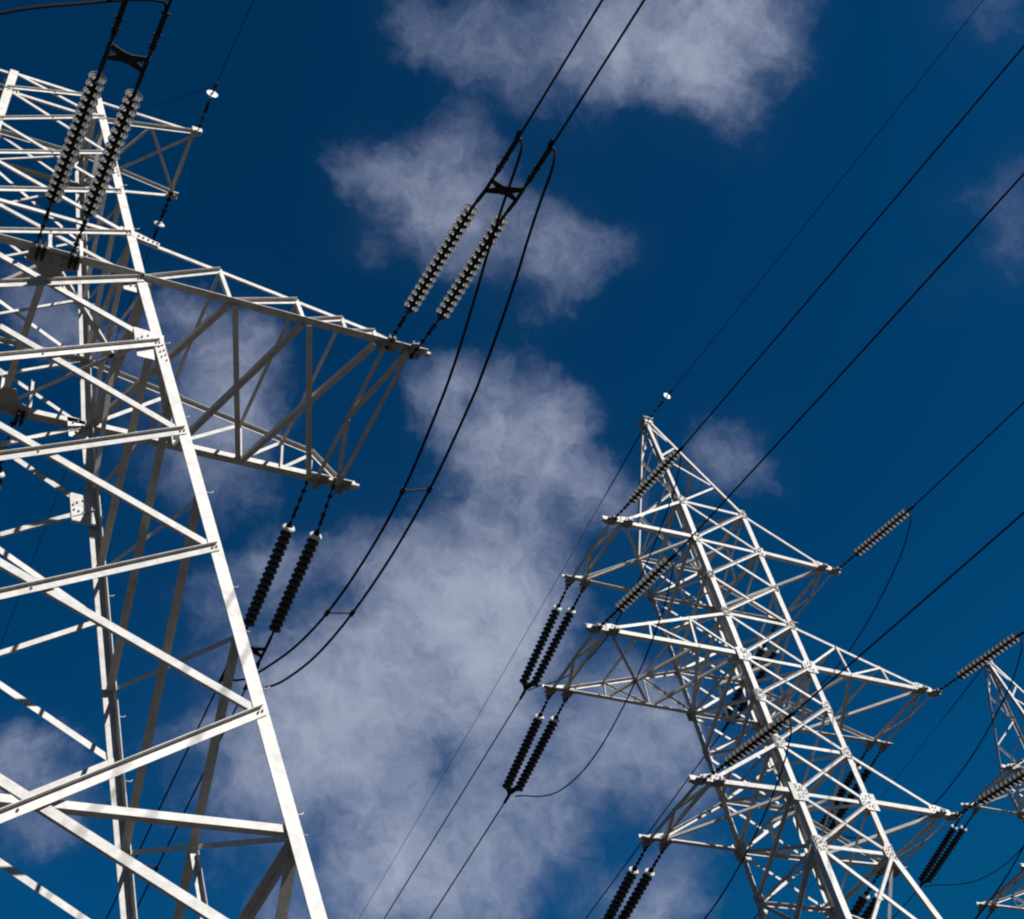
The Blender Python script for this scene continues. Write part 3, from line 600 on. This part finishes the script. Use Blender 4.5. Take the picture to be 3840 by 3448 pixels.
# --------------------------------------------------------------------- sky
SUN = V((.3,-.76,.52)).normalized(); EL = math.asin(SUN.z); AZ = math.atan2(SUN.x, SUN.y)
w = bpy.data.worlds.new('World'); sc.world = w; w.use_nodes = True; w.cycles.sampling_method = 'MANUAL'; w.cycles.sample_map_resolution = 256; nt = w.node_tree; N = nt.nodes; Lk = nt.links
bg = N['Background']; bg.inputs['Strength'].default_value = SKYSTR
sky = N.new('ShaderNodeTexSky'); sky.sky_type = 'NISHITA'; sky.sun_disc = False; sky.sun_elevation = EL; sky.sun_rotation = AZ; sky.air_density = 1.0; sky.dust_density = .3; sky.ozone_density = 3.
def mth(op, a, b=None, c=None):
    n = N.new('ShaderNodeMath'); n.operation = op
    for i, k in enumerate((a, b, c)):
        if k is None: continue
        if isinstance(k, (int, float)): n.inputs[i].default_value = k
        else: Lk.new(k, n.inputs[i])
    return n.outputs[0]
def vmt(op, a, b=None, sc_=None):
    n = N.new('ShaderNodeVectorMath'); n.operation = op
    for i, k in enumerate((a, b)):
        if k is None: continue
        if isinstance(k, tuple): n.inputs[i].default_value = k
        else: Lk.new(k, n.inputs[i])
    if sc_ is not None: n.inputs['Scale'].default_value = sc_
    return n.outputs['Value'] if op in ('DISTANCE', 'DOT_PRODUCT') else n.outputs[0]
def noise(vec, s, det, rough):
    n = N.new('ShaderNodeTexNoise'); n.inputs['Scale'].default_value = s; n.inputs['Detail'].default_value = det; n.inputs['Roughness'].default_value = rough; Lk.new(vec, n.inputs['Vector']); return n
tc = N.new('ShaderNodeTexCoord'); D = vmt('NORMALIZE', tc.outputs['Generated'])
w1 = noise(D, 9., 3, .5); off = vmt('SCALE', vmt('SUBTRACT', w1.outputs['Color'], (.5,.5,.5)), None, .055)
w2 = noise(D, 34., 4, .6); off2 = vmt('SCALE', vmt('SUBTRACT', w2.outputs['Color'], (.5,.5,.5)), None, .034)
P = vmt('ADD', vmt('ADD', D, off), off2)
acc = None
for x, y, z, r, wt in CLOUDS:
    d = vmt('DISTANCE', P, (x, y, z)); m = N.new('ShaderNodeMapRange'); m.interpolation_type = 'SMOOTHSTEP'
    m.inputs['From Min'].default_value = r*1.65; m.inputs['From Max'].default_value = 0; m.inputs['To Min'].default_value = 0; m.inputs['To Max'].default_value = wt
    Lk.new(d, m.inputs['Value']); acc = m.outputs['Result'] if acc is None else mth('ADD', acc, m.outputs['Result'])
f1 = noise(P, 13., 8, .58).outputs['Fac']; f2 = noise(P, 38., 10, .7).outputs['Fac']
fb = mth('MULTIPLY_ADD', f2, 1.35, mth('MULTIPLY_ADD', f1, 1.6, -.97))
nn = N.new('ShaderNodeClamp'); Lk.new(fb, nn.inputs['Value']); nn = nn.outputs[0]
den = mth('MULTIPLY', mth('MAXIMUM', mth('SUBTRACT', mth('MULTIPLY', acc, .8), mth('MULTIPLY', mth('SUBTRACT', 1., nn), .42)), 0.), mth('MULTIPLY_ADD', nn, 1.15, .32))
den = mth('ADD', den, mth('MULTIPLY', acc, .1))
mr = N.new('ShaderNodeMapRange'); mr.interpolation_type = 'SMOOTHSTEP'; mr.inputs['From Min'].default_value = .05; mr.inputs['From Max'].default_value = .72; Lk.new(den, mr.inputs['Value'])
alpha = mth('SUBTRACT', 1., mth('EXPONENT', mth('MULTIPLY', den, -CDENS)))
tint = N.new('ShaderNodeMix'); tint.data_type = 'RGBA'; tint.blend_type = 'MULTIPLY'; tint.inputs[0].default_value = 1; gm = N.new('ShaderNodeGamma'); gm.inputs['Gamma'].default_value = GAM; Lk.new(sky.outputs['Color'], gm.inputs['Color']); Lk.new(gm.outputs['Color'], tint.inputs[6]); tint.inputs[7].default_value = TINT
cr = N.new('ShaderNodeValToRGB'); Lk.new(alpha, cr.inputs['Fac']); cr.color_ramp.elements[0].color = C0; cr.color_ramp.elements[1].color = C1
mx = N.new('ShaderNodeMix'); mx.data_type = 'RGBA'; Lk.new(alpha, mx.inputs[0]); Lk.new(vmt('MINIMUM', tint.outputs[2], SKYMAX), mx.inputs[6]); Lk.new(cr.outputs['Color'], mx.inputs[7])
Lk.new(mx.outputs[2], bg.inputs['Color'])
sl = bpy.data.lights.new('sun', 'SUN'); sl.energy = 5.; sl.angle = math.radians(.5); sl.color = (1, .985, .97)
so = bpy.data.objects.new('sun', sl); COL.objects.link(so); so.rotation_euler = SUN.to_track_quat('Z', 'Y').to_euler(); so.location = (0, -20, 40)

# ------------------------------------------------------------------ camera
cam = bpy.data.cameras.new('camera'); co = bpy.data.objects.new('camera', cam); COL.objects.link(co); sc.camera = co
r_, d_, f_ = V((.878766,-.438295,-.188857)), V((.212323,.713439,-.667775)), V((.427421,.54672,.720006))
M = Matrix(((r_.x,-d_.x,-f_.x,0),(r_.y,-d_.y,-f_.y,0),(r_.z,-d_.z,-f_.z,H),(0,0,0,1))); co.matrix_world = M
cam.sensor_width = 36; cam.lens = 5398.57/3840*36; cam.clip_start = .05; cam.clip_end = 10000
sc.cycles.filter_width = 2.1
vs = sc.view_settings; vs.view_transform = 'Standard'; vs.look = 'None'; vs.exposure = EXPO; vs.gamma = 1
